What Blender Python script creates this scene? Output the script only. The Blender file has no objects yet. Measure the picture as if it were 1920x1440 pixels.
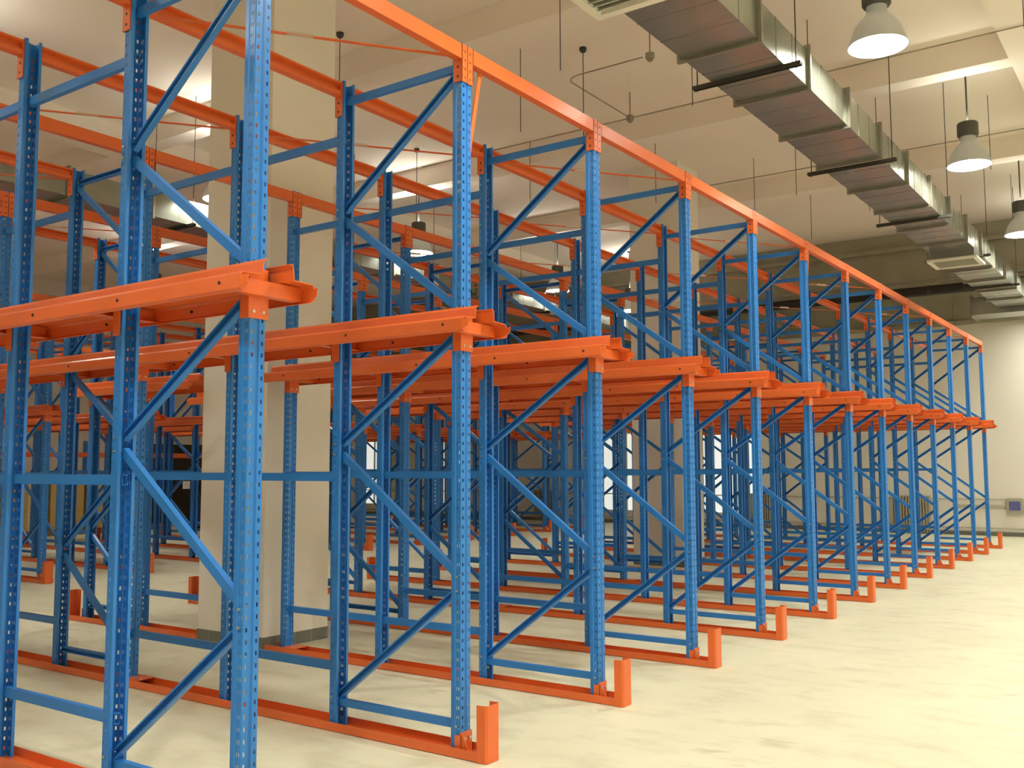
import bpy, bmesh, math, random
from mathutils import Vector, Matrix
random.seed(7)
PI = math.pi
scene = bpy.context.scene
COL = scene.collection

# ------------------------------------------------------------------ camera
yaw, pit, rol = 0.6145152742541232, 0.08612216523386688, -0.0025244497668113907
FPX = 1819.1872953730415
fw = Vector((-math.sin(yaw)*math.cos(pit), math.cos(yaw)*math.cos(pit), math.sin(pit)))
r0 = Vector((math.cos(yaw), math.sin(yaw), 0)); u0 = r0.cross(fw)
rt = math.cos(rol)*r0 + math.sin(rol)*u0
up = -math.sin(rol)*r0 + math.cos(rol)*u0
cd = bpy.data.cameras.new('camera'); cam = bpy.data.objects.new('camera', cd); COL.objects.link(cam)
cd.sensor_width = 36; cd.lens = FPX/1920*36; cd.clip_start = 0.05; cd.clip_end = 200
M = Matrix.Identity(4)
for i in range(3):
    M[i][0], M[i][1], M[i][2] = rt[i], up[i], -fw[i]
M[0][3], M[1][3], M[2][3] = 3.257951290062494, -2.7111324168972466, 1.5181141826738953
cam.matrix_world = M
scene.camera = cam
# ------------------------------------------------------------------ world, exposure
w = bpy.data.worlds.new('world'); scene.world = w; w.use_nodes = True
w.node_tree.nodes['Background'].inputs[0].default_value = (0.55, 0.60, 0.65, 1)
w.node_tree.nodes['Background'].inputs[1].default_value = 0.3
vs = scene.view_settings
vs.view_transform = 'Standard'; vs.look = 'None'; vs.gamma = 1; vs.use_curve_mapping = False
vs.exposure = 1.17
LAMP_STRENGTH = 92.0
CEIL_FILL_W = 6.0  # power of the upward fill added to each lamp
LAMP_COL = (1.0, 0.985, 0.875, 1)
scene.cycles.max_bounces = 14; scene.cycles.diffuse_bounces = 8; scene.cycles.glossy_bounces = 5
scene.cycles.sample_clamp_indirect = 6.0

# ------------------------------------------------------------------ materials
def newmat(name):
    m = bpy.data.materials.new(name); m.use_nodes = True
    nt = m.node_tree; return m, nt, nt.nodes['Principled BSDF']
def mat(name, col, rough=0.5, metal=0.0, noise=0.0, scale=8.0, bump=0.0, bscale=60.0, rvar=0.0, spec=0.5):
    m, nt, b = newmat(name)
    b.inputs['Roughness'].default_value = rough; b.inputs['Metallic'].default_value = metal
    b.inputs['Specular IOR Level'].default_value = spec
    b.inputs['Base Color'].default_value = (*col, 1)
    if noise or bump or rvar:
        tc = nt.nodes.new('ShaderNodeTexCoord')
        geo = nt.nodes.new('ShaderNodeNewGeometry')
    if noise:
        n = nt.nodes.new('ShaderNodeTexNoise'); n.inputs['Scale'].default_value = scale; n.inputs['Detail'].default_value = 5
        nt.links.new(geo.outputs['Position'], n.inputs['Vector'])
        mx = nt.nodes.new('ShaderNodeMix'); mx.data_type = 'RGBA'
        mx.inputs[6].default_value = (*[c*(1-noise) for c in col], 1)
        mx.inputs[7].default_value = (*[min(1, c*(1+noise)) for c in col], 1)
        nt.links.new(n.outputs['Fac'], mx.inputs[0]); nt.links.new(mx.outputs[2], b.inputs['Base Color'])
    if rvar:
        n2 = nt.nodes.new('ShaderNodeTexNoise'); n2.inputs['Scale'].default_value = scale*.6
        nt.links.new(geo.outputs['Position'], n2.inputs['Vector'])
        mr = nt.nodes.new('ShaderNodeMapRange'); mr.inputs[3].default_value = rough-rvar; mr.inputs[4].default_value = rough+rvar
        nt.links.new(n2.outputs['Fac'], mr.inputs[0]); nt.links.new(mr.outputs[0], b.inputs['Roughness'])
    if bump:
        n3 = nt.nodes.new('ShaderNodeTexNoise'); n3.inputs['Scale'].default_value = bscale; n3.inputs['Detail'].default_value = 4
        nt.links.new(geo.outputs['Position'], n3.inputs['Vector'])
        bp = nt.nodes.new('ShaderNodeBump'); bp.inputs['Strength'].default_value = bump; bp.inputs['Distance'].default_value = 0.01
        nt.links.new(n3.outputs['Fac'], bp.inputs['Height']); nt.links.new(bp.outputs[0], b.inputs['Normal'])
    return m
def emit(name, col, s):
    m, nt, b = newmat(name)
    b.inputs['Base Color'].default_value = col
    b.inputs['Emission Color'].default_value = col; b.inputs['Emission Strength'].default_value = s
    return m
BLUE = mat('blue_powder_coat', (0.022, 0.190, 0.580), 0.33, noise=0.10, scale=5, bump=0.03, bscale=180, rvar=0.05)
ORANGE = mat('orange_powder_coat', (0.720, 0.140, 0.028), 0.30, noise=0.07, scale=4, bump=0.03, bscale=160, rvar=0.05)
SLOT = mat('dark_slot', (0.02, 0.012, 0.01), 0.7)
ZINC = mat('zinc_bolt', (0.60, 0.58, 0.52), 0.35, 0.9)
STEEL = mat('dark_steel', (0.06, 0.055, 0.045), 0.5, 0.4, noise=.2)
GALV = mat('galvanised_sheet', (0.33, 0.35, 0.30), 0.26, 0.72, noise=0.22, scale=2.2, bump=0.04, bscale=3, rvar=0.06)
GALVF = mat('galvanised_flange', (0.30, 0.29, 0.24), 0.45, 0.8, noise=0.2, scale=9)
WHITEP = mat('white_plaster', (0.80, 0.76, 0.67), 0.85, noise=0.05, scale=1.2, bump=0.05, bscale=30)
CEIL = mat('painted_soffit', (0.88, 0.80, 0.71), 0.9, noise=0.05, scale=.8, bump=0.05, bscale=12)
CONC = mat('bare_concrete', (0.34, 0.32, 0.23), 0.9, noise=0.25, scale=2.0, bump=0.2, bscale=14)
SKIRT = mat('grey_skirting_paint', (0.17, 0.17, 0.145), 0.6, noise=0.12, scale=6)
SKIRTJ = mat('skirting_joint', (0.33, 0.33, 0.29), 0.8)
DARKPIPE = mat('black_pipe_lagging', (0.018, 0.015, 0.008), 0.45, noise=.3, scale=6)
LAMPBELL = emit('frosted_lamp_bell', (0.42, 0.42, 0.37, 1), 0.06)
LAMPCAP = mat('dark_lamp_housing', (0.07, 0.068, 0.055), 0.5)
LINING = mat('white_reflector_lining', (0.85, 0.85, 0.82), 0.4)
GLOW = emit('lamp_glow', LAMP_COL, LAMP_STRENGTH*1.3)
GLOWR = emit('lamp_glow_weaker', LAMP_COL, LAMP_STRENGTH*.72)
RADI = mat('ivory_radiator_enamel', (0.42, 0.38, 0.27), 0.5)
PIPEW = mat('painted_pipe', (0.46, 0.43, 0.34), 0.5)
CARD = mat('brown_cardboard', (0.50, 0.34, 0.11), 0.85, noise=.08, scale=5)
TAPE = mat('carton_tape', (0.62, 0.50, 0.26), 0.4)
WOOD = mat('pallet_wood', (0.20, 0.13, 0.06), 0.8, noise=.3, scale=12)
BLACKH = mat('black_handle', (0.02, 0.02, 0.02), 0.5)
SCREEN = mat('blue_display_plate', (0.10, 0.11, 0.30), 0.4)
BOXG = mat('grey_wall_box', (0.36, 0.34, 0.27), 0.6)
GRILLE = mat('white_grille', (0.72, 0.70, 0.60), 0.5)
PANE = emit('frosted_daylight_pane', (0.80, 0.84, 0.80, 1), 0.36)
MACH = mat('machine_blue', (0.02, 0.05, 0.20), 0.4)
DOORSHADE = mat('painted_doorway_shade', (0.045, 0.03, 0.015), 0.8, noise=.4, scale=3)  # dark colour stands in for the shade inside a doorway
WHITECARD = mat('white_tag', (0.75, 0.72, 0.68), 0.6)

def floor_mat():
    m, nt, b = newmat('polished_concrete_floor')
    geo = nt.nodes.new('ShaderNodeNewGeometry')
    def noise(s, d, sc=(1, 1, 1)):
        mp = nt.nodes.new('ShaderNodeMapping'); mp.inputs['Scale'].default_value = sc
        n = nt.nodes.new('ShaderNodeTexNoise'); n.inputs['Scale'].default_value = s; n.inputs['Detail'].default_value = d
        n.inputs['Roughness'].default_value = .6
        nt.links.new(geo.outputs['Position'], mp.inputs[0]); nt.links.new(mp.outputs[0], n.inputs['Vector']); return n
    def ramp(n, a, bb, ca, cb):
        r = nt.nodes.new('ShaderNodeValToRGB'); r.color_ramp.elements[0].position = a; r.color_ramp.elements[1].position = bb
        r.color_ramp.elements[0].color = (*ca, 1); r.color_ramp.elements[1].color = (*cb, 1)
        nt.links.new(n.outputs['Fac'], r.inputs[0]); return r
    r1 = ramp(noise(0.55, 6), .30, .70, (0.62, 0.60, 0.44), (0.74, 0.725, 0.545))
    r2 = ramp(noise(2.6, 7, (1, 1.7, 1)), .28, .50, (0.84, 0.83, 0.80), (1, 1, 1))
    mx = nt.nodes.new('ShaderNodeMix'); mx.data_type = 'RGBA'; mx.blend_type = 'MULTIPLY'; mx.inputs[0].default_value = 1
    nt.links.new(r1.outputs[0], mx.inputs[6]); nt.links.new(r2.outputs[0], mx.inputs[7])
    r3 = ramp(noise(1.3, 3, (1, 2.2, 1)), .29, .35, (0.80, 0.78, 0.74), (1, 1, 1))
    m2 = nt.nodes.new('ShaderNodeMix'); m2.data_type = 'RGBA'; m2.blend_type = 'MULTIPLY'; m2.inputs[0].default_value = 1
    nt.links.new(mx.outputs[2], m2.inputs[6]); nt.links.new(r3.outputs[0], m2.inputs[7])
    nt.links.new(m2.outputs[2], b.inputs['Base Color'])
    b.inputs['Roughness'].default_value = .5; b.inputs['Specular IOR Level'].default_value = .35
    n3 = noise(25, 5); bp = nt.nodes.new('ShaderNodeBump'); bp.inputs['Strength'].default_value = .08; bp.inputs['Distance'].default_value = .01
    nt.links.new(n3.outputs['Fac'], bp.inputs['Height']); nt.links.new(bp.outputs[0], b.inputs['Normal'])
    return m
FLOORM = floor_mat()

# ------------------------------------------------------------------ mesh helpers
class MB:
    def __init__(s): s.v = []; s.f = []; s.m = []
    def quadbox(s, p, mi=0):                       # 8 points
        o = len(s.v); s.v += [tuple(q) for q in p]
        for f in ((0,3,2,1),(4,5,6,7),(0,1,5,4),(1,2,6,5),(2,3,7,6),(3,0,4,7)):
            s.f.append([o+i for i in f]); s.m.append(mi)
        return s
    def box(s, x0, x1, y0, y1, z0, z1, mi=0):
        return s.quadbox([(x0,y0,z0),(x1,y0,z0),(x1,y1,z0),(x0,y1,z0),(x0,y0,z1),(x1,y0,z1),(x1,y1,z1),(x0,y1,z1)], mi)
    def sweep(s, prof, a, b, fu, fv, mi=0, cap=True):   # closed profile [(u,v)] swept a->b
        a, b, fu, fv = Vector(a), Vector(b), Vector(fu), Vector(fv)
        o = len(s.v); n = len(prof)
        for c in (a, b):
            for (p, q) in prof: s.v.append(tuple(c+fu*p+fv*q))
        for i in range(n):
            j = (i+1) % n; s.f.append([o+i, o+j, o+n+j, o+n+i]); s.m.append(mi)
        if cap:
            s.f.append([o+i for i in range(n)][::-1]); s.m.append(mi)
            s.f.append([o+n+i for i in range(n)]); s.m.append(mi)
        return s
    def bar(s, a, b, wd, th, side=(0, 1, 0), mi=0):
        a, b = Vector(a), Vector(b); d = (b-a).normalized(); v = Vector(side); u = d.cross(v).normalized(); v = u.cross(d)
        return s.sweep([(-wd/2,-th/2),(wd/2,-th/2),(wd/2,th/2),(-wd/2,th/2)], a, b, u, v, mi)
    def tube(s, a, b, r, n=8, mi=0):
        a, b = Vector(a), Vector(b); d = (b-a).normalized()
        t = Vector((0,0,1)) if abs(d.z) < .9 else Vector((1,0,0)); u = d.cross(t).normalized(); v = d.cross(u)
        return s.sweep([(r*math.cos(2*PI*i/n), r*math.sin(2*PI*i/n)) for i in range(n)], a, b, u, v, mi)
    def lathe(s, prof, c=(0,0,0), n=24, mi=0):     # prof [(r,z)]
        o = len(s.v)
        for (r, z) in prof:
            for i in range(n): s.v.append((c[0]+r*math.cos(2*PI*i/n), c[1]+r*math.sin(2*PI*i/n), c[2]+z))
        for k in range(len(prof)-1):
            for i in range(n):
                j = (i+1) % n; s.f.append([o+k*n+i, o+k*n+j, o+(k+1)*n+j, o+(k+1)*n+i]); s.m.append(mi)
        return s
    def sheet(s, line, t, a, b, fu, fv, mi=0):     # open polyline profile thickened by t
        pts = [Vector((p[0], p[1])) for p in line]; n = len(pts); off = []
        for i in range(n):
            d1 = (pts[i]-pts[i-1]).normalized() if i else (pts[1]-pts[0]).normalized()
            d2 = (pts[i+1]-pts[i]).normalized() if i < n-1 else d1
            nn = Vector((-(d1.y+d2.y), d1.x+d2.x)).normalized()
            c = max(.35, nn.dot(Vector((-d1.y, d1.x)))); off.append(pts[i]+nn*(t/c))
        # quads strip per segment
        for i in range(n-1):
            s.sweep([tuple(pts[i]), tuple(pts[i+1]), tuple(off[i+1]), tuple(off[i])], a, b, fu, fv, mi)
        return s
    def mesh(s, name, *mats, smooth=False, fix=True):
        me = bpy.data.meshes.new(name); me.from_pydata(s.v, [], s.f)
        for m in mats: me.materials.append(m)
        me.polygons.foreach_set('material_index', s.m)
        if fix:
            bm = bmesh.new(); bm.from_mesh(me); bmesh.ops.recalc_face_normals(bm, faces=bm.faces); bm.to_mesh(me); bm.free()
        if smooth: me.polygons.foreach_set('use_smooth', [True]*len(me.polygons))
        me.update(); return me
def link(name, me, parent=None, loc=(0,0,0), rz=0.0):
    o = bpy.data.objects.new(name, me); COL.objects.link(o); o.location = loc; o.rotation_euler = (0, 0, rz)
    if parent: o.parent = parent
    return o
def tag(o, label, cat, group=None):
    o['label'] = label; o['category'] = cat
    if group: o['group'] = group
    return o
def thing(name, label, cat, loc=(0,0,0), rz=0.0, group=None):
    return tag(link(name, None, None, loc, rz), label, cat, group)
def struct(name, me, loc=(0,0,0), label=None):
    o = link(name, me, None, loc); o['kind'] = 'structure'
    if label: o['label'] = label
    return o

# ------------------------------------------------------------------ rack meshes
H = 3.885                                          # rack height
HW = 0.047                                         # half width of an upright
def upright_mesh(pitch=0.05):
    prof = [(-.062,-.030),(-.062,-HW),(-.040,-HW),(-.034,-HW+.004),(-.003,-HW+.004),(0,-HW+.008),(0,-.011),(-.007,-.006),
            (-.007,.006),(0,.011),(0,HW-.008),(-.003,HW-.004),(-.034,HW-.004),(-.040,HW),(-.062,HW),(-.062,.030)]
    bm = bmesh.new()
    z = [0.0]; kind = []
    n = int((H-.06)/pitch)
    for i in range(n):
        c = .04+i*pitch
        z += [c-.009, c+.009]; kind += [None, i]
    z.append(H); kind.append(None)
    holes = {3: [.42, .60], 5: [.28, .62], 9: [.38, .72], 11: [.40, .58], 1: None}
    cols = []
    for i in range(len(prof)-1):
        a, b = Vector(prof[i]), Vector(prof[i+1])
        h = holes.get(i)
        ts = [0.0]+(h if h else [])+[1.0]
        if i in (3, 11): ts = [0, .20, .36, .60, .76, 1]
        for j in range(len(ts)-1):
            isH = (h is not None and j == 1 and i in (5, 9)) or (i in (3, 11) and j in (1, 3))
            cols.append((a.lerp(b, ts[j]), a.lerp(b, ts[j+1]), isH, i in (3, 11)))
    pts = [c[0] for c in cols]+[cols[-1][1]]
    vv = [[bm.verts.new((p.x, p.y, zz)) for p in pts] for zz in z]
    for r in range(len(z)-1):
        for c in range(len(cols)):
            if kind[r] is not None and cols[c][2]:
                continue
            bm.faces.new((vv[r][c], vv[r][c+1], vv[r+1][c+1], vv[r+1][c]))
    bmesh.ops.recalc_face_normals(bm, faces=bm.faces)
    me = bpy.data.meshes.new('upright')
    # orient outward: face centre nearest +x must point +x
    f = max(bm.faces, key=lambda q: q.calc_center_median().x)
    f.normal_update()
    if f.normal.x < 0: bmesh.ops.reverse_faces(bm, faces=bm.faces)
    bmesh.ops.solidify(bm, geom=bm.faces[:], thickness=0.0022)
    bm.to_mesh(me); bm.free(); me.materials.append(BLUE)
    return me
UPR = upright_mesh()

def cchan(p0, p1, wd, dp, openneg, t=.003):
    """C section brace in the XZ plane, web on +y (open to -y) or web on -y"""
    s = MB(); a, b = Vector(p0), Vector(p1); d = (b-a).normalized()
    v = Vector((0, 1, 0)); u = d.cross(v).normalized()
    sg = 1 if openneg else -1
    line = [(-wd/2+.008, -sg*dp/2), (-wd/2, -sg*dp/2), (-wd/2, sg*dp/2), (wd/2, sg*dp/2), (wd/2, -sg*dp/2), (wd/2-.008, -sg*dp/2)]
    s.sheet(line, -t*sg if not openneg else -t, a, b, u, v)
    return s
XF, XR = .445, -.445                               # brace nodes in frame coordinates
NODES = [((XF, 3.750), (XR, 3.085), True), ((XR, 3.030), (XF, 2.395), False), ((XF, 2.262), (XR, 1.665), True),
         ((XR, 1.600), (XF, .935), False), ((XF, .860), (XR, .190), True)]
DIAG = [cchan((a[0], 0, a[1]), (b[0], 0, b[1]), .042, .030, o).mesh('diagonal_brace', BLUE) for a, b, o in NODES]
HTOP = cchan((XR, 0, 3.775), (XF, 0, 3.775), .042, .030, False).mesh('horizontal_brace', BLUE)
HBOT = cchan((XR, 0, .155), (XF, 0, .155), .042, .030, False).mesh('horizontal_brace', BLUE)
s = MB()
for a, b, o in NODES:
    for (x, z) in (a, b):
        s.tube((x+(.02 if x > 0 else -.02), -HW-.004, z), (x+(.02 if x > 0 else -.02), -HW+.004, z), .007, 6)
s.tube((XF+.02, -HW-.004, .155), (XF+.02, -HW+.004, .155), .007, 6)
BOLTS = s.mesh('bolt_heads', ZINC)

# rail bracket on the closed face (face at x=0 looking +x)
s = MB()
s.box(0.0005, .005, -.050, .050, 2.155, 2.372)                        # face plate
s.box(-.05, .005, -.0535, -.0495, 2.155, 2.30)                        # wrapped side lugs
s.box(-.05, .005, .0495, .0535, 2.155, 2.30)
s.sheet([(.006, 2.248), (.052, 2.248), (.052, 2.312), (.030, 2.312)], .004, (0, -.196, 0), (0, .196, 0), (1, 0, 0), (0, 0, 1))
for y in (-.026, .026):
    s.tube((.005, y, 2.185), (.0085, y, 2.185), .008, 6, 1)
BRACKET = s.mesh('rail_bracket', ORANGE, ZINC)

# pallet rail profile, sides mirrored
def rail_mesh(x0, x1, side):                       # local origin at row line; side -1 near camera, +1 far
    sg = side; s = MB()
    prof = [(sg*.060, 2.384), (sg*.072, 2.384), (sg*.078, 2.374), (sg*.084, 2.318), (sg*.188, 2.314), (sg*.197, 2.304), (sg*.200, 2.250), (sg*.184, 2.240)]
    s.sheet(prof, .004*sg, (x0, 0, 0), (x1, 0, 0), (0, 1, 0), (0, 0, 1))
    # chamfered guide lips at both ends
    for xe, d in ((x1, 1), (x0, -1)):
        s.quadbox([(xe, sg*.196, 2.300), (xe+d*.035, sg*.186, 2.300), (xe+d*.035, sg*.190, 2.300), (xe, sg*.200, 2.300),
                   (xe, sg*.196, 2.252), (xe+d*.030, sg*.186, 2.266), (xe+d*.030, sg*.190, 2.266), (xe, sg*.200, 2.252)])
    # bolt holes as recessed dark plugs
    x = x1-.13
    while x > x0+.1:
        s.tube((x, sg*.193, 2.280), (x, sg*.2062, 2.280), .0075, 8, 1); x -= .72
    return s.mesh('rail_section', ORANGE, SLOT)

# top beam: local x face outwards (+x), runs +y from upright k to k+1
S = 1.45
def beam_mesh(L):
    s = MB()
    prof = [(.006, H-.085), (.006, H), (-.046, H), (-.046, H-.010), (-.016, H-.020), (-.016, H-.044), (-.046, H-.056), (-.046, H-.085)]
    s.sweep(prof, (0, HW+.006, 0), (0, L-HW-.006, 0), (1, 0, 0), (0, 0, 1))
    return s.mesh('beam_tube', ORANGE)
def conn_mesh(far, L):
    s = MB(); sg = -1 if far else 1; y0 = L if far else 0
    def bx(x0, x1, a, b, z0, z1, mi=0):
        a, b = y0+sg*a, y0+sg*b; s.box(x0, x1, min(a, b), max(a, b), z0, z1, mi)
    zb = H-.212
    bx(.0008, .0075, .003, HW+.006, zb, H+.002)
    bx(-.052, .0075, HW+.0005, HW+.0055, zb, H+.002)
    for i in range(4):
        z = H-.03-i*.05
        bx(.0070, .0080, .018, .026, z-.014, z, 1)
        bx(.0070, .0080, .038, .042, z-.006, z, 1)
    for i in range(2):
        z = H-.12-i*.055
        bx(-.028, -.016, HW+.005, HW+.0062, z-.014, z, 1)
    return s.mesh('end_connector', ORANGE, SLOT)
BEAMS = {}
def beam_set(L):
    if L not in BEAMS: BEAMS[L] = (beam_mesh(L), conn_mesh(False, L), conn_mesh(True, L))
    return BEAMS[L]

def guide_mesh(x0, x1):
    s = MB()
    s.sheet([(-.055, .052), (-.055, .004), (.098, .004), (.098, .052)], .005, (x0, 0, 0), (x1, 0, 0), (0, 1, 0), (0, 0, 1))
    return s.mesh('channel', ORANGE)
s = MB()                                           # end post: C section, face to +x, flanges to -x
s.sheet([(-.058, .052), (-.010, .056), (0, .046), (0, -.042), (-.010, -.052), (-.058, -.056)], .005, (0, 0, .002), (0, 0, .292), (1, 0, 0), (0, 1, 0))
s.box(-.05, -.002, -.05, .05, .002, .008)
ENDPOST = s.mesh('end_post', ORANGE)
s = MB()                                           # foot bracket of the end upright
s.box(.001, .006, -.052, .048, .012, .125); s.box(-.034, .006, -.052, -.0475, .012, .112); s.box(.001, .075, -.045, .045, .008, .013)
s.quadbox([(.006,-.045,.013),(.07,-.045,.013),(.07,-.041,.013),(.006,-.041,.013),(.006,-.045,.12),(.012,-.045,.12),(.012,-.041,.12),(.006,-.041,.12)])
for y, z in ((-.02, .09), (.025, .09)): s.tube((.006, y, z), (.014, y, z), .009, 6, 1)
for y in (-.02, .022): s.tube((.045, y, .013), (.045, y, .030), .008, 6, 1)
FOOT = s.mesh('foot_bracket', ORANGE, ZINC)
s = MB(); s.box(-.07, .07, -.052, .095, .052, .058)
for x in (-.04, .04): s.tube((x, 0, .058), (x, 0, .066), .009, 6, 1)
SPLICE = s.mesh('splice_plate', ORANGE, ZINC)
def tie_mesh(L, wd=.05, dp=.03):
    return cchan((0, 0, 0), (L, 0, 0), wd, dp, False).mesh('tie_bar', BLUE)
TIES = {}
def tie(L):
    L = round(L, 3)
    if L not in TIES: TIES[L] = tie_mesh(L)
    return TIES[L]
RAILS = {}; GUIDES = {}

ORD = ['first','second','third','fourth','fifth','sixth','seventh','eighth','ninth','tenth','eleventh','twelfth','thirteenth','fourteenth']
OY = 0.02                                          # uprights sit a little off the guide centre line

def make_frame(label, loc, rz, group):
    t = thing('upright_frame', label, 'rack frame', loc, rz, group)
    link('upright', UPR, t, (.49, 0, .010)); link('upright', UPR, t, (-.49, 0, .010), PI)
    for m in DIAG: link('diagonal_brace', m, t)
    link('horizontal_brace', HTOP, t); link('horizontal_brace', HBOT, t)
    link('bolt_heads', BOLTS, t)
    link('rail_bracket', BRACKET, t, (.49, 0, 0)); link('rail_bracket', BRACKET, t, (-.49, 0, 0), PI)
    return t

def rack(X0, ys, names, block, gap_rows, mirror=False):
    """X0: front face; ys: row positions; names: ordinals; block: words; gap_rows: rows interrupted by a column"""
    g = block['g']
    lines = [0, -.98, -1.98, -2.98, -3.96, -4.98, -5.96]          # closed faces of A..F uprights
    for i, Y in enumerate(ys):
        nm = names[i]; gap = i in gap_rows; y = Y+OY
        wh = block['w']
        make_frame('blue braced upright frame at the near-aisle end of the %s row, %s' % (nm, wh), (X0-.49, y, 0), 0, 'braced upright frames of the '+g)
        p = thing('rack_post', 'blue perforated single post behind the near-aisle frame of the %s row, %s' % (nm, wh), 'rack post', (X0-1.98, y, 0), PI, 'single posts of the '+g)
        link('upright', UPR, p, (0, 0, .010)); link('rail_bracket', BRACKET, p)
        if gap:
            p = thing('rack_post', 'blue perforated post hard against the white column in the %s row, %s' % (nm, wh), 'rack post', (X0-2.98, y, 0), 0, 'single posts of the '+g)
            link('upright', UPR, p, (0, 0, .010)); link('rail_bracket', BRACKET, p)
        else:
            make_frame('blue braced upright frame in the middle of the %s row, %s' % (nm, wh), (X0-3.47, y, 0), PI, 'braced upright frames of the '+g)
        make_frame('blue braced upright frame at the far-aisle end of the %s row, %s' % (nm, wh), (X0-5.47, y, 0), PI, 'braced upright frames of the '+g)
        # ties
        def tb(xa, xb, z, hn, where):
            o = link('tie_bar', tie(abs(xa-xb)), None, (X0+min(xa, xb), y, z))
            tag(o, 'blue %s tie bar %s in the %s row, %s' % (hn, where, nm, wh), 'tie bar', 'tie bars of the '+g)
        for z, hn in ((3.54, 'upper'), (1.465, 'middle'), (.355, 'lower')):
            tb(-.985+.055, -1.925, z, hn, 'from near-aisle frame to single post')
            tb(-1.985, -3.035, z, hn, 'behind the single post')
            if not gap: tb(-3.905, -5.035, z, hn, 'between middle and far frames')
            else: tb(-4.13, -5.035, z, hn, 'between column and far frame')
        # rails
        spans = [(-6.12, .13)] if not gap else [(-3.17, .13), (-6.12, -4.14)]
        for (a, b) in spans:
            sp = '' if not gap else (' before the column' if b > 0 else ' beyond the column')
            for sd, sn in ((-1, 'near-side'), (1, 'far-side')):
                key = (a, b, sd)
                if key not in RAILS: RAILS[key] = rail_mesh(a, b, sd)
                o = link('pallet_rail', RAILS[key], None, (X0, y, 0))
                tag(o, 'orange %s pallet rail of the %s row%s, %s' % (sn, nm, sp, wh), 'pallet rail', 'pallet rails of the '+g)
        gsp = [(-6.135, .135)] if not gap else [(-3.20, .135), (-6.135, -4.12)]
        for (a, b) in gsp:
            sp = '' if not gap else (' before the column' if b > 0 else ' beyond the column')
            t = thing('floor_guide', 'orange floor guide channel with upturned end post, %s row%s, %s' % (nm, sp, wh), 'floor guide', (X0, Y, 0), 0, 'floor guides of the '+g)
            if (a, b) not in GUIDES: GUIDES[(a, b)] = guide_mesh(a, b)
            link('channel', GUIDES[(a, b)], t)
            if b > 0: link('end_post', ENDPOST, t, (.192, 0, 0)); link('foot_bracket', FOOT, t, (0, OY, 0))
            if a < -6: link('end_post', ENDPOST, t, (-6.19, 0, 0), PI); link('foot_bracket', FOOT, t, (-5.96, OY, 0), PI)
            if b > 0: link('splice_plate', SPLICE, t, (-2.90, 0, 0))
    # top beams
    LN = ['near-aisle', 'second', 'third', 'fourth', 'fifth', 'sixth', 'far-aisle']
    for li, lx in enumerate(lines):
        closedpos = li in (0, 3, 5)
        for i in range(len(ys)-1):
            if li == 4 and (i in gap_rows or i+1 in gap_rows): continue
            L = round(ys[i+1]-ys[i], 3); b, c0, c1 = beam_set(L)
            lab = 'orange top beam joining the %s and %s rows along the %s line, %s' % (names[i], names[i+1], LN[li], block['w'])
            if closedpos: t = thing('top_beam', lab, 'beam', (X0+lx, ys[i]+OY, 0), 0, 'top beams of the '+g)
            else: t = thing('top_beam', lab, 'beam', (X0+lx, ys[i+1]+OY, 0), PI, 'top beams of the '+g)
            link('beam_tube', b, t); link('end_connector', c0, t); link('end_connector', c1, t)

NROW = 13
ys1 = [S*k for k in range(-1, NROW)]
names1 = ['off-frame'] + ORD[:NROW]
rack(0.0, ys1, names1, dict(g='front rack', w='front rack'), {3, 9})
ys2 = [5.95+1.54*j for j in range(-4, 9)]
rack(-9.5, ys2, ORD[:len(ys2)], dict(g='back rack', w='back rack'), set())

# plan bracing rods on top of the front rack
def rod(name, a, b, r, m, label, cat, group=None, n=8):
    s = MB(); s.tube(a, b, r, n); o = link(name, s.mesh(name, m), None); return tag(o, label, cat, group)
def flat_rod(a, b, label):
    a, b = Vector(a), Vector(b); mid = a.lerp(b, .5); s = MB()
    s.bar((0, 0, 0), b-a, .022, .006, (0, 0, 1))
    t = thing('bracing_rod', label, 'bracing rod', a, 0, 'plan bracing rods of the front rack')
    link('rod', s.mesh('rod', ORANGE), t)
    d = (b-a).normalized(); s = MB(); s.tube(d*((b-a).length*.42), d*((b-a).length*.42+.14), .012, 8)
    link('turnbuckle', s.mesh('turnbuckle', ZINC), t, (0, 0, .004))
lx = [0, -.98, -1.98, -2.98, -3.96, -4.98, -5.96]
LNN = ['near-aisle and second', 'second and third', 'third and fourth', 'fourth and fifth', 'fifth and sixth', 'sixth and far-aisle']
for li in range(6):
    for k in range(0, NROW-1):
        if (k+li) % 2: continue
        if li in (3, 4) and k in (1, 2, 7, 8): continue
        flat_rod((lx[li+1]+.02, S*k+.10, H-.083), (lx[li]-.003, S*(k+1)-.06, H-.083),
                 'thin orange diagonal rod between %s beam lines, %s to %s row' % (LNN[li], ORD[k], ORD[k+1]))
for li, k in ((0, 1), (1, 2), (0, 5), (1, 6)):
    s = MB(); s.bar((0, 0, 0), (0, -.105, -.50), .030, .006, (1, 0, 0))
    o = link('knee_brace', s.mesh('knee_brace', ORANGE), None, (lx[li]-.03, S*k+OY+.165, H-.088))
    tag(o, 'orange flat strip brace under the %s top beam beside the %s row post' % (['near-aisle', 'second-line'][li], ORD[k]), 'brace', 'strip braces of the front rack')

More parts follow.
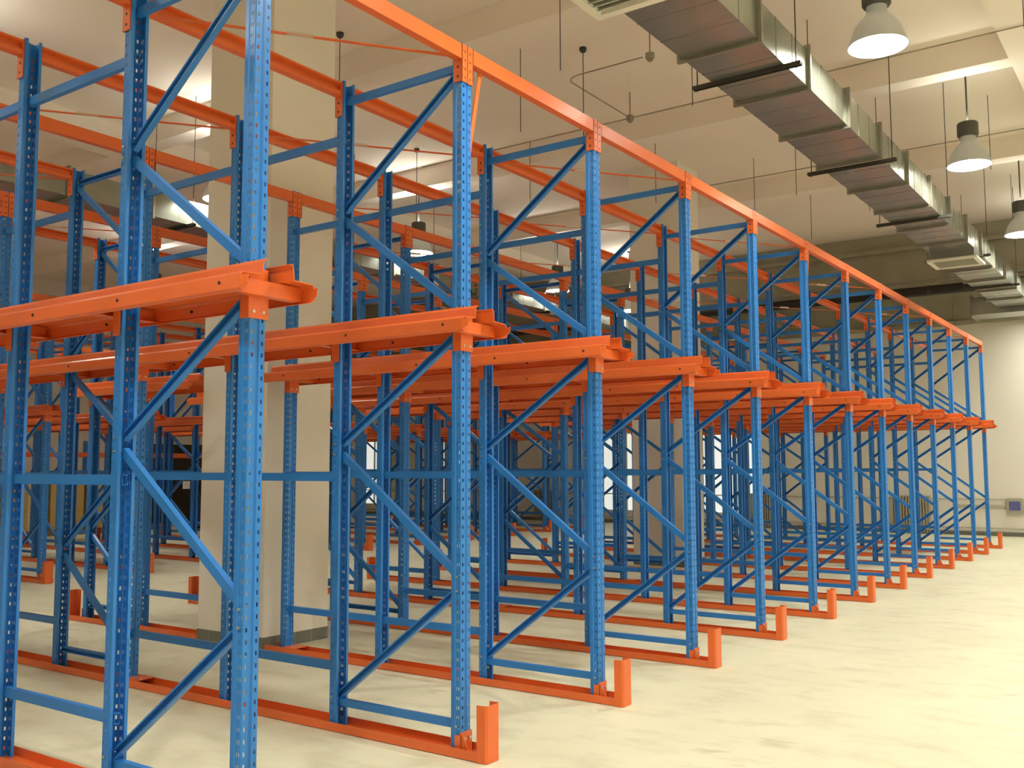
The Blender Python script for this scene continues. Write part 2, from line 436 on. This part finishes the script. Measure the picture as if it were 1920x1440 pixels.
# ------------------------------------------------------------------ room shell
XL, XRW, YN, YF, ZC, ZB = -20.5, 6.5, -14.5, 21.0, 6.34, 6.02
s = MB(); s.box(XL-.3, XRW+.3, YN-.3, YF+.3, -.2, 0); struct('floor', s.mesh('floor', FLOORM))
s = MB(); s.box(XL-.3, XRW+.3, YN-.3, YF+.3, ZC, ZC+.2); struct('ceiling', s.mesh('ceiling', CEIL))
def crossbeam(y0, y1, z=ZB): 
    s = MB(); s.box(XL, XRW, y0, y1, z, ZC+.01); return s
tn = [0]
def trim(me, label=None):
    tn[0] += 1; return struct('trim_%d' % tn[0], me, label=label)
for y in (-13.9, -10.1, -6.3, -2.49, 1.32, 5.14, 8.95, 12.77):
    trim(crossbeam(y-.0, y+.27).mesh('trim', CEIL), 'painted ceiling cross beam')
s = MB(); s.box(1.766, 2.42, YN, 18.1, ZB-.002, ZC+.01); trim(s.mesh('trim', CEIL), 'painted lengthwise ceiling beam')
s = MB(); s.box(-9.4, -8.9, YN, 18.1, ZB-.002, ZC+.01); trim(s.mesh('trim', CEIL), 'painted lengthwise ceiling beam')
s = MB(); s.box(XL, XRW, 18.1, 18.6, 5.15, ZC+.01); s.box(XL, XRW, 17.98, 18.1, 5.95, 6.03)
x = XL+.6
while x < XRW: s.box(x, x+.03, 18.085, 18.105, 5.15, ZC); x += 2.4
trim(s.mesh('trim', CONC), 'deep bare concrete beam')
# walls
s = MB(); s.box(XL-.3, XRW+.3, YF, YF+.3, 0, 4.78); wf = struct('wall_far', s.mesh('wall_far', WHITEP))
s = MB(); s.box(XL-.3, XRW+.3, YF-.12, YF+.3, 4.78, ZC)
x = -19.6
while x < 6: s.box(x, x+.05, YF-.135, YF-.1, 4.78, ZC); x += 1.32
s.box(XL, XRW, YF-.2, YF-.1, 4.70, 4.80)
trim(s.mesh('trim', CONC), 'bare concrete wall head with panel joints')
s = MB(); s.box(XL-.3, XL, YN-.3, YF+.3, 0, ZC); struct('wall_left', s.mesh('wall_left', WHITEP))
s = MB(); s.box(XRW, XRW+.3, YN-.3, YF+.3, 0, ZC); struct('wall_right', s.mesh('wall_right', WHITEP))
s = MB(); s.box(XL-.3, XRW+.3, YN-.3, YN, 0, ZC); struct('wall_near', s.mesh('wall_near', WHITEP))
s = MB(); s.box(XL, XRW, YF-.02, YF+.01, 0, .09); struct('baseboard_far', s.mesh('baseboard_far', SKIRT))
s = MB(); s.box(XL-.01, XL+.02, YN, YF, 0, .09); struct('baseboard_left', s.mesh('baseboard_left', SKIRT))

# columns
def column(x0, x1, y0, y1, label):
    s = MB(); s.box(x0, x1, y0, y1, 0, ZC+.01)
    c = struct('column', s.mesh('column', WHITEP), label=label)
    s = MB(); t = .006; s.box(x0-t, x1+t, y0-t, y1+t, .001, .105)
    b = link('skirting', s.mesh('skirting', SKIRT), c)
    s = MB(); y = y0+.16
    while y < y1: s.box(x1+t-.001, x1+t+.001, y, y+.006, .002, .105); y += .19
    x = x0+.16
    while x < x1: s.box(x, x+.006, y0-t-.001, y0-t+.001, .002, .105); x += .24
    link('joint', s.mesh('joint', SKIRTJ), b)
column(-4.08, -3.22, 2.84, 3.58, 'square white plastered column with grey base inside the front rack, nearest the camera')
column(-4.08, -3.22, 11.0, 11.75, 'square white plastered column with grey base, farther back inside the front rack')
# frosted daylight windows in the far wall
for n, xc in enumerate((-6.6, -9.6, -16.0, -19.0)):
    wdt = .78
    fr = MB()
    for x in (xc-wdt, xc-.03, xc+wdt-.06): fr.box(x, x+.06, YF-.06, YF+.0, .30, 2.50)
    for z in (.30, 1.42, 2.44): fr.box(xc-wdt, xc+wdt, YF-.058, YF-.0, z, z+.06)
    wdw = struct('window_%d' % (n+1), fr.mesh('window', GRILLE))
    for i in range(2):
        for j in range(2):
            x0 = xc-wdt+.06+i*(wdt-.03); z0 = .36+j*1.12
            s = MB(); s.box(x0, x0+wdt-.09, YF-.035, YF-.025, z0, z0+1.06 if j == 0 else z0+.96)
            link('pane', s.mesh('pane', PANE), wdw)
# radiators
def radiator(x0, n, label):
    t = thing('radiator', label, 'radiator', (x0, YF-.12, 0), 0, 'column radiators along the far wall')
    m = None
    for i in range(n):
        if m is None:
            s = MB(); s.box(0, .042, -.05, .05, .20, .24); s.box(0, .042, -.05, .05, .82, .86)
            s.box(.006, .036, -.045, -.012, .22, .84); s.box(.006, .036, .012, .045, .22, .84)
            s.box(.010, .032, -.03, -.02, .02, .21)
            m = s.mesh('fin', RADI)
        link('fin', m, t, (i*.062, 0, 0))
radiator(-2.62, 14, 'ivory column radiator low on the far wall, nearest the open aisle')
radiator(-6.35, 14, 'ivory column radiator under the frosted window right of the far column')
radiator(-12.6, 12, 'ivory column radiator on the far wall seen left between the racks')
for z, x0, nm in ((.80, -2.0, 'upper'), (.17, -2.0, 'lower')):
    s = MB(); s.tube((XL+.3, YF-.06, z), (XRW-.2, YF-.06, z), .016)
    o = link('heating_pipe', s.mesh('heating_pipe', PIPEW)); tag(o, 'thin painted heating pipe running along the far wall, %s of the two' % nm, 'pipe', 'heating pipes')
s = MB(); s.box(-1.2, 5.5, YF-.05, YF, .62, .68)
tag(link('cable_trunking', s.mesh('cable_trunking', PIPEW)), 'pale cable trunking strip on the far wall leading to the grey box', 'trunking')
t = thing('control_box', 'grey wall control box with small blue plate at the right end of far wall', 'control box', (-.06, YF-.0, .66), 0)
s = MB(); s.box(-.16, .16, -.09, 0, -.17, .17); link('casing', s.mesh('casing', BOXG), t)
s = MB(); s.box(-.11, .11, -.098, -.088, -.09, .10); link('display_plate', s.mesh('display_plate', SCREEN), t)

# ------------------------------------------------------------------ lamps
def lamp_meshes():
    s = MB(); s.tube((0, 0, .40), (0, 0, ZC-5.0), .010, 8); s.lathe([(.0, ZC-5.02), (.05, ZC-5.02), (.05, ZC-5.001), (.0, ZC-5.001)], n=16)
    rodm = s.mesh('stem', STEEL)
    s = MB(); s.lathe([(0, .50), (.105, .50), (.116, .487), (.116, .352), (.104, .335), (.06, .33), (.0, .33)], n=24); cap = s.mesh('ballast_housing', LAMPCAP, smooth=False)
    s = MB(); s.lathe([(.082, .34), (.082, .285), (.098, .255), (.148, .205), (.190, .14), (.218, .06), (.238, .0), (.242, -.01), (.236, -.008)], n=36)
    bell = s.mesh('reflector_bell', LAMPBELL, smooth=True)
    s = MB(); s.lathe([(.2355, -.008), (.230, -.004), (.211, .06), (.183, .135), (.141, .198), (.090, .245), (.05, .26), (.0, .26)], n=36)
    lining = s.mesh('reflector_lining', LINING, smooth=True)
    s = MB(); s.lathe([(0, .060), (.10, .064), (.170, .082), (.188, .098), (.0, .106)], n=32); disc = s.mesh('lamp_face', GLOW)
    disc2 = disc.copy(); disc2.materials[0] = GLOWR
    return rodm, cap, bell, lining, disc, disc2
LM = lamp_meshes()
rowsl = [(1.259, 'aisle beside the duct', [-2.4, 1.48, 5.40, 9.32, 13.44, 16.6, 19.9]), (-6.93, 'second aisle above the rack end', [-2.2, 1.4, 5.2, 9.1, 13.3, 16.3]),
         (5.0, 'open floor to the right as unseen added fill', [-2.4, 1.48, 5.40, 9.32, 13.44, 19.4]), (-14.0, 'back rack', [1.4, 5.2, 9.1, 13.1])]  # right-hand row is unseen, added to brighten the room
seq = ['nearest', 'second', 'third', 'fourth', 'fifth', 'sixth', 'seventh']
for x in (-14.0, -6.9, -2.8, 1.259, 5.0): rowsl.append((x, 'bay behind the camera as unseen added fill, %s' % {-14.0: 'far left', -6.9: 'left', -2.8: 'centre left', 1.259: 'centre right', 5.0: 'right'}[x], ([-5.6] if x < -3 else [-2.3, -6.0] if x < 0 else [-6.2])))  # unseen lamps added behind the camera as frontal and ceiling fill
cfill = bpy.data.lights.new('added_ceiling_fill', 'AREA'); cfill.shape = 'DISK'; cfill.size = .16; cfill.energy = CEIL_FILL_W; cfill.color = LAMP_COL[:3]  # upward fill light added on top of every lamp to brighten the ceiling
cfill2 = cfill.copy(); cfill2.energy = CEIL_FILL_W*.45; cfill.energy = CEIL_FILL_W*1.15
for x, nm, yy in rowsl:
    for i, y in enumerate(yy):
        t = thing('high_bay_lamp', 'lit bell-shaped pendant lamp over the %s, %s along its row' % (nm, seq[i]), 'pendant lamp', (x, y, 5.0), 0, 'bell-shaped pendant lamps')
        for n_, m in zip(('stem', 'ballast_housing', 'reflector_bell', 'reflector_lining', 'lamp_face'), LM if x > 0 and y > -5 else LM[:4]+LM[5:]): link(n_, m, t)
        ul = link('added_ceiling_fill', cfill2 if x > 0 and y > -5 else cfill, t, (0, 0, .506)); ul.rotation_euler = (PI, 0, 0)

# ------------------------------------------------------------------ ducts
def duct(x0, x1, z0, z1, ya, step, n, label, hang, group_label):
    t = thing('air_duct', label, 'air duct', (x0, 0, z0), 0)
    W, HH = x1-x0, z1-z0
    s = MB(); s.box(0, W, 0, step-.03, 0, HH)
    for q in (.33, .66): s.box(-.003, W+.003, step*q, step*q+.012, -.003, HH+.003)
    sec = s.mesh('duct_section', GALV)
    s = MB(); s.box(-.035, W+.035, -.03, .0, -.035, 0); s.box(-.035, W+.035, -.03, 0, HH, HH+.035); s.box(-.035, 0, -.03, 0, 0, HH); s.box(W, W+.035, -.03, 0, 0, HH)
    s.box(-.008, W+.008, -.045, .015, -.008, HH+.008)
    fl = s.mesh('duct_flange', GALVF)
    for i in range(n):
        y = ya+i*step
        link('duct_section', sec, t, (0, y, 0)); link('duct_flange', fl, t, (0, y, 0))
    for i, y in enumerate(hang):
        h = thing('duct_hanger', 'dark trapeze bar on two threaded rods under %s, %s from the camera' % (group_label, ORD[i]), 'duct hanger', (x0, y, z0), 0, 'trapeze hangers under '+group_label)
        s = MB(); s.sheet([(0, -.035), (0, 0-.004), (.035, -.004), (.035, -.035)], .004, (-.17, 0, 0), (W+.13, 0, 0), (0, 1, 0), (0, 0, 1)); link('crossbar', s.mesh('crossbar', STEEL), h)
        m = MB().tube((0, 0, -.05), (0, 0, ZC-z0), .005, 6).mesh('threaded_rod', STEEL)
        link('threaded_rod', m, h, (-.13, .017, 0)); link('threaded_rod', m, h, (W+.09, .017, 0))
duct(.167, .774, 4.65, 4.965, -2.68, 1.107, 19, 'long galvanised rectangular air duct above the right aisle', [1.70, 4.50, 7.39, 10.11, 12.86, 15.7], 'the right-aisle duct')
duct(-7.83, -7.22, 4.65, 4.965, -2.24, 1.107, 18, 'long galvanised rectangular air duct seen at left behind the front rack', [2.0, 4.9, 7.8, 10.7, 13.5], 'the left duct')
def diffuser(x, y, z, label):
    t = thing('air_diffuser', label, 'air diffuser', (x, y, z), 0, 'white diffusers under the right-aisle duct')
    s = MB(); s.box(-.30, .30, -.30, .30, .03, .15); link('neck', s.mesh('neck', GALV), t)
    s = MB(); s.box(-.34, .34, -.34, -.28, 0, .03); s.box(-.34, .34, .28, .34, 0, .03); s.box(-.34, -.28, -.28, .28, 0, .03); s.box(.28, .34, -.28, .28, 0, .03)
    link('frame', s.mesh('frame', GRILLE), t)
    m = MB().quadbox([(-.28,-.012,.006),(.28,-.012,.006),(.28,-.006,.006),(-.28,-.006,.006),(-.28,.006,.026),(.28,.006,.026),(.28,.012,.026),(-.28,.012,.026)]).mesh('louvre', GRILLE)
    for i in range(9): link('louvre', m, t, (0, -.24+i*.06, 0))
diffuser(.46, 2.41, 4.50, 'white framed louvred diffuser under the duct at top edge of picture')
diffuser(.48, 12.58, 4.50, 'white square diffuser under the duct towards the far wall')
# branch ducts near the far wall
t = thing('branch_duct', 'galvanised branch duct crossing in front of the far wall below the main duct end', 'air duct', (0, 18.76, 0))
s = MB(); s.box(-.35, 6.3, -.35, .35, 4.55, 4.90); link('duct_section', s.mesh('duct_section', GALV), t)
for x in (-.35, .9, 2.1, 3.3):
    s = MB(); s.box(x, x+.03, -.39, .39, 4.51, 4.94); link('duct_flange', s.mesh('duct_flange', GALVF), t)
t = thing('lagged_pipe', 'thick black lagged pipe crossing under the concrete beam near the far wall', 'pipe', (0, 17.8, 5.03))
s = MB(); s.tube((XL+.3, 0, 0), (4.5, 0, 0), .10, 16); link('lagging', s.mesh('lagging', DARKPIPE), t)
m = MB().tube((0, 0, 0), (.04, 0, 0), .107, 16).mesh('clamp_band', STEEL)
for i in range(9): link('clamp_band', m, t, (-18.5+i*2.5, 0, 0))
t2 = thing('overhead_pipe', 'slim galvanised pipe running above the thick black lagged pipe', 'pipe', (0, 17.65, 5.20))
s = MB(); s.tube((XL+.3, 0, 0), (4.5, 0, 0), .03, 10); link('pipe_run', s.mesh('pipe_run', GALVF), t2)

# conduits, junction boxes, detectors, hanging rods on the ceiling
def conduit(pts, r, label, m=PIPEW, group='ceiling conduits'):
    s = MB()
    for a, b in zip(pts[:-1], pts[1:]): s.tube(a, b, r, 8)
    tag(link('conduit', s.mesh('conduit', m)), label, 'conduit', group)
ZK = ZB-.02
COND = mat('grey_conduit', (0.30, 0.27, 0.20), .5)
conduit([(-6.0, 8.10, ZK), (4.5, 8.10, ZK)], .008, 'thin grey conduit crossing the ceiling above the third rack bay', COND)
conduit([(-2.5, 8.10, ZK), (-2.5, 6.65, ZK), (-2.44, 6.57, ZK), (-2.34, 6.53, ZK), (-1.5, 6.53, ZK)], .008, 'thin grey conduit branching with a bend to the ceiling lamp socket', COND)
conduit([(-7, 11.5, ZK), (4.5, 11.5, ZK)], .008, 'thin grey conduit crossing the ceiling farther back', COND)
def jbox(x, y, label):
    t = thing('junction_box', label, 'junction box', (x, y, ZK), 0, 'ceiling junction boxes')
    s = MB(); s.lathe([(0, -.03), (.045, -.03), (.05, -.02), (.05, .03), (0, .03)], n=16); link('box_body', s.mesh('box_body', COND), t)
    s = MB(); s.lathe([(0, -.055), (.03, -.055), (.03, -.03), (0, -.03)], n=12); s.tube((0, 0, .03), (0, 0, ZC-ZK), .008, 6); link('socket', s.mesh('socket', COND), t)
jbox(-2.5, 8.10, 'small round junction box where the branch conduit leaves the ceiling run')
jbox(-1.42, 6.55, 'small socket box at the end of the bent ceiling conduit')
rodm = MB().tube((0, 0, 0), (0, 0, ZC-5.35), .0045, 6).mesh('threaded_rod', STEEL)
for i, (x, y) in enumerate([(-1.6, 5.0), (-.95, 6.6), (-2.9, 6.2), (2.2, 6.6), (-4.6, 8.9), (-3.0, 9.8), (-1.2, 10.6), (2.6, 9.9), (1.25, 10.9), (-2.2, 11.6),
                            (-.6, 12.1), (-1.9, 13.4), (3.2, 13.4), (.95, 14.9)]):
    o = link('threaded_rod', rodm, None, (x, y, 5.35))
    tag(o, 'slender threaded rod hanging free from the ceiling, %s counted from the camera' % ORD[i], 'rod', 'free-hanging ceiling rods')
def dropper(x, y, i):
    t = thing('ceiling_dropper', 'thin rod dropping from small dark ceiling cap above the racks, %s from camera' % ORD[i], 'dropper', (x, y, ZC), 0, 'capped ceiling droppers')
    s = MB(); s.lathe([(0, -.05), (.03, -.05), (.042, -.03), (.042, 0), (0, 0)], n=14); link('cap', s.mesh('cap', STEEL), t)
    link('stem', MB().tube((0, 0, -.05), (0, 0, -1.2), .005, 6).mesh('stem', STEEL), t)
for i, (x, y) in enumerate([(-4.3, 4.7), (-5.6, 4.9), (-2.3, 6.6), (-6.2, 8.2)]): dropper(x, y, i)

# ------------------------------------------------------------------ left wall storage
t = thing('storage_shelving', 'long orange beam shelving standing along the left wall behind the back rack', 'shelving', (-18.6, 12.0, 0))
m = MB().box(-.04, .04, -.04, .04, 0, 2.2).mesh('post', BLUE)
for i in range(6): link('post', m, t, (.55, -6+i*2.4, 0)); link('post', m, t, (-.55, -6+i*2.4, 0))
bm_ = MB().box(-.02, .02, 0, 12.0, -.05, .05).mesh('shelf_beam', ORANGE)
link('shelf_beam', bm_, t, (.55, -6, 1.85)); link('shelf_beam', bm_, t, (-.55, -6, 1.85))
cart = MB().box(-.36, .36, -.40, .40, 0, .42); CM = cart.mesh('carton_body', CARD)
TP = MB().box(.3605, .362, -.03, .03, 0, .42).box(-.361, .361, -.03, .03, .4205, .422).mesh('tape', TAPE)
PM = MB()
for y in (-.4, -.2, 0, .2, .4): PM.box(-.42, .42, y-.06, y+.06, .10, .13)
for x in (-.38, 0, .38): PM.box(x-.04, x+.04, -.45, .45, 0, .10)
PMm = PM.mesh('wooden_pallet', WOOD)
yy = [6.6, 7.5, 8.9, 9.8, 10.7, 11.6, 14.5, 15.4, 16.3]
for i, y in enumerate(yy):
    o = link('wooden_pallet', PMm, None, (-18.5, y, 0)); tag(o, 'low wooden pallet under the %s carton stack by the left wall' % ORD[i], 'pallet', 'pallets by the left wall')
    for k in range(3):
        c = thing('carton', 'brown carton, %s of the %s stack by the left wall' % (['bottom', 'middle', 'top'][k], ORD[i]), 'carton', (-18.5, y, .131+k*.424), random.uniform(-.02, .02), 'brown cartons by the left wall')
        link('carton_body', CM, c); link('tape', TP, c)
# doorway shade put in as a flat dark panel, with blue truck
s = MB(); s.box(XL+.0, XL+.06, 13.4, 15.6, 0, 2.2); struct('doorway_shade_1', s.mesh('doorway_shade_1', DOORSHADE))
t = thing('pallet_truck', 'blue hand pallet truck parked in the gap between carton stacks', 'pallet truck', (-17.35, 13.05, 0))
s = MB(); s.box(-.25, .15, -.28, .28, .08, .62); s.box(-.20, .10, -.2, .2, .62, .70); link('body', s.mesh('body', MACH), t)
m = MB().box(.15, 1.15, -.08, .08, .07, .13).mesh('fork', MACH); link('fork', m, t, (0, -.18, 0)); link('fork', m, t, (0, .18, 0))
m = MB().tube((0, -.05, 0), (0, .05, 0), .08, 14).mesh('wheel', BLACKH); link('wheel', m, t, (-.1, -.2, .08)); link('wheel', m, t, (-.1, .2, .08)); link('wheel', m, t, (1.0, -.18, .08)); link('wheel', m, t, (1.0, .18, .08))
s = MB(); s.tube((-.2, 0, .6), (-.45, 0, 1.15), .018); s.tube((-.45, -.12, 1.15), (-.45, .12, 1.15), .018); link('tiller', s.mesh('tiller', BLACKH), t)
t = thing('hanging_tag', 'white card hanging on a thin string in the gap over the blue truck', 'tag', (-18.05, 12.95, 1.0))
s = MB(); s.box(-.01, .01, -.11, .10, 0, .20); link('card', s.mesh('card', WHITECARD), t)
link('string', MB().tube((0, 0, .2), (0, 0, .82), .004, 6).mesh('string', STEEL), t)
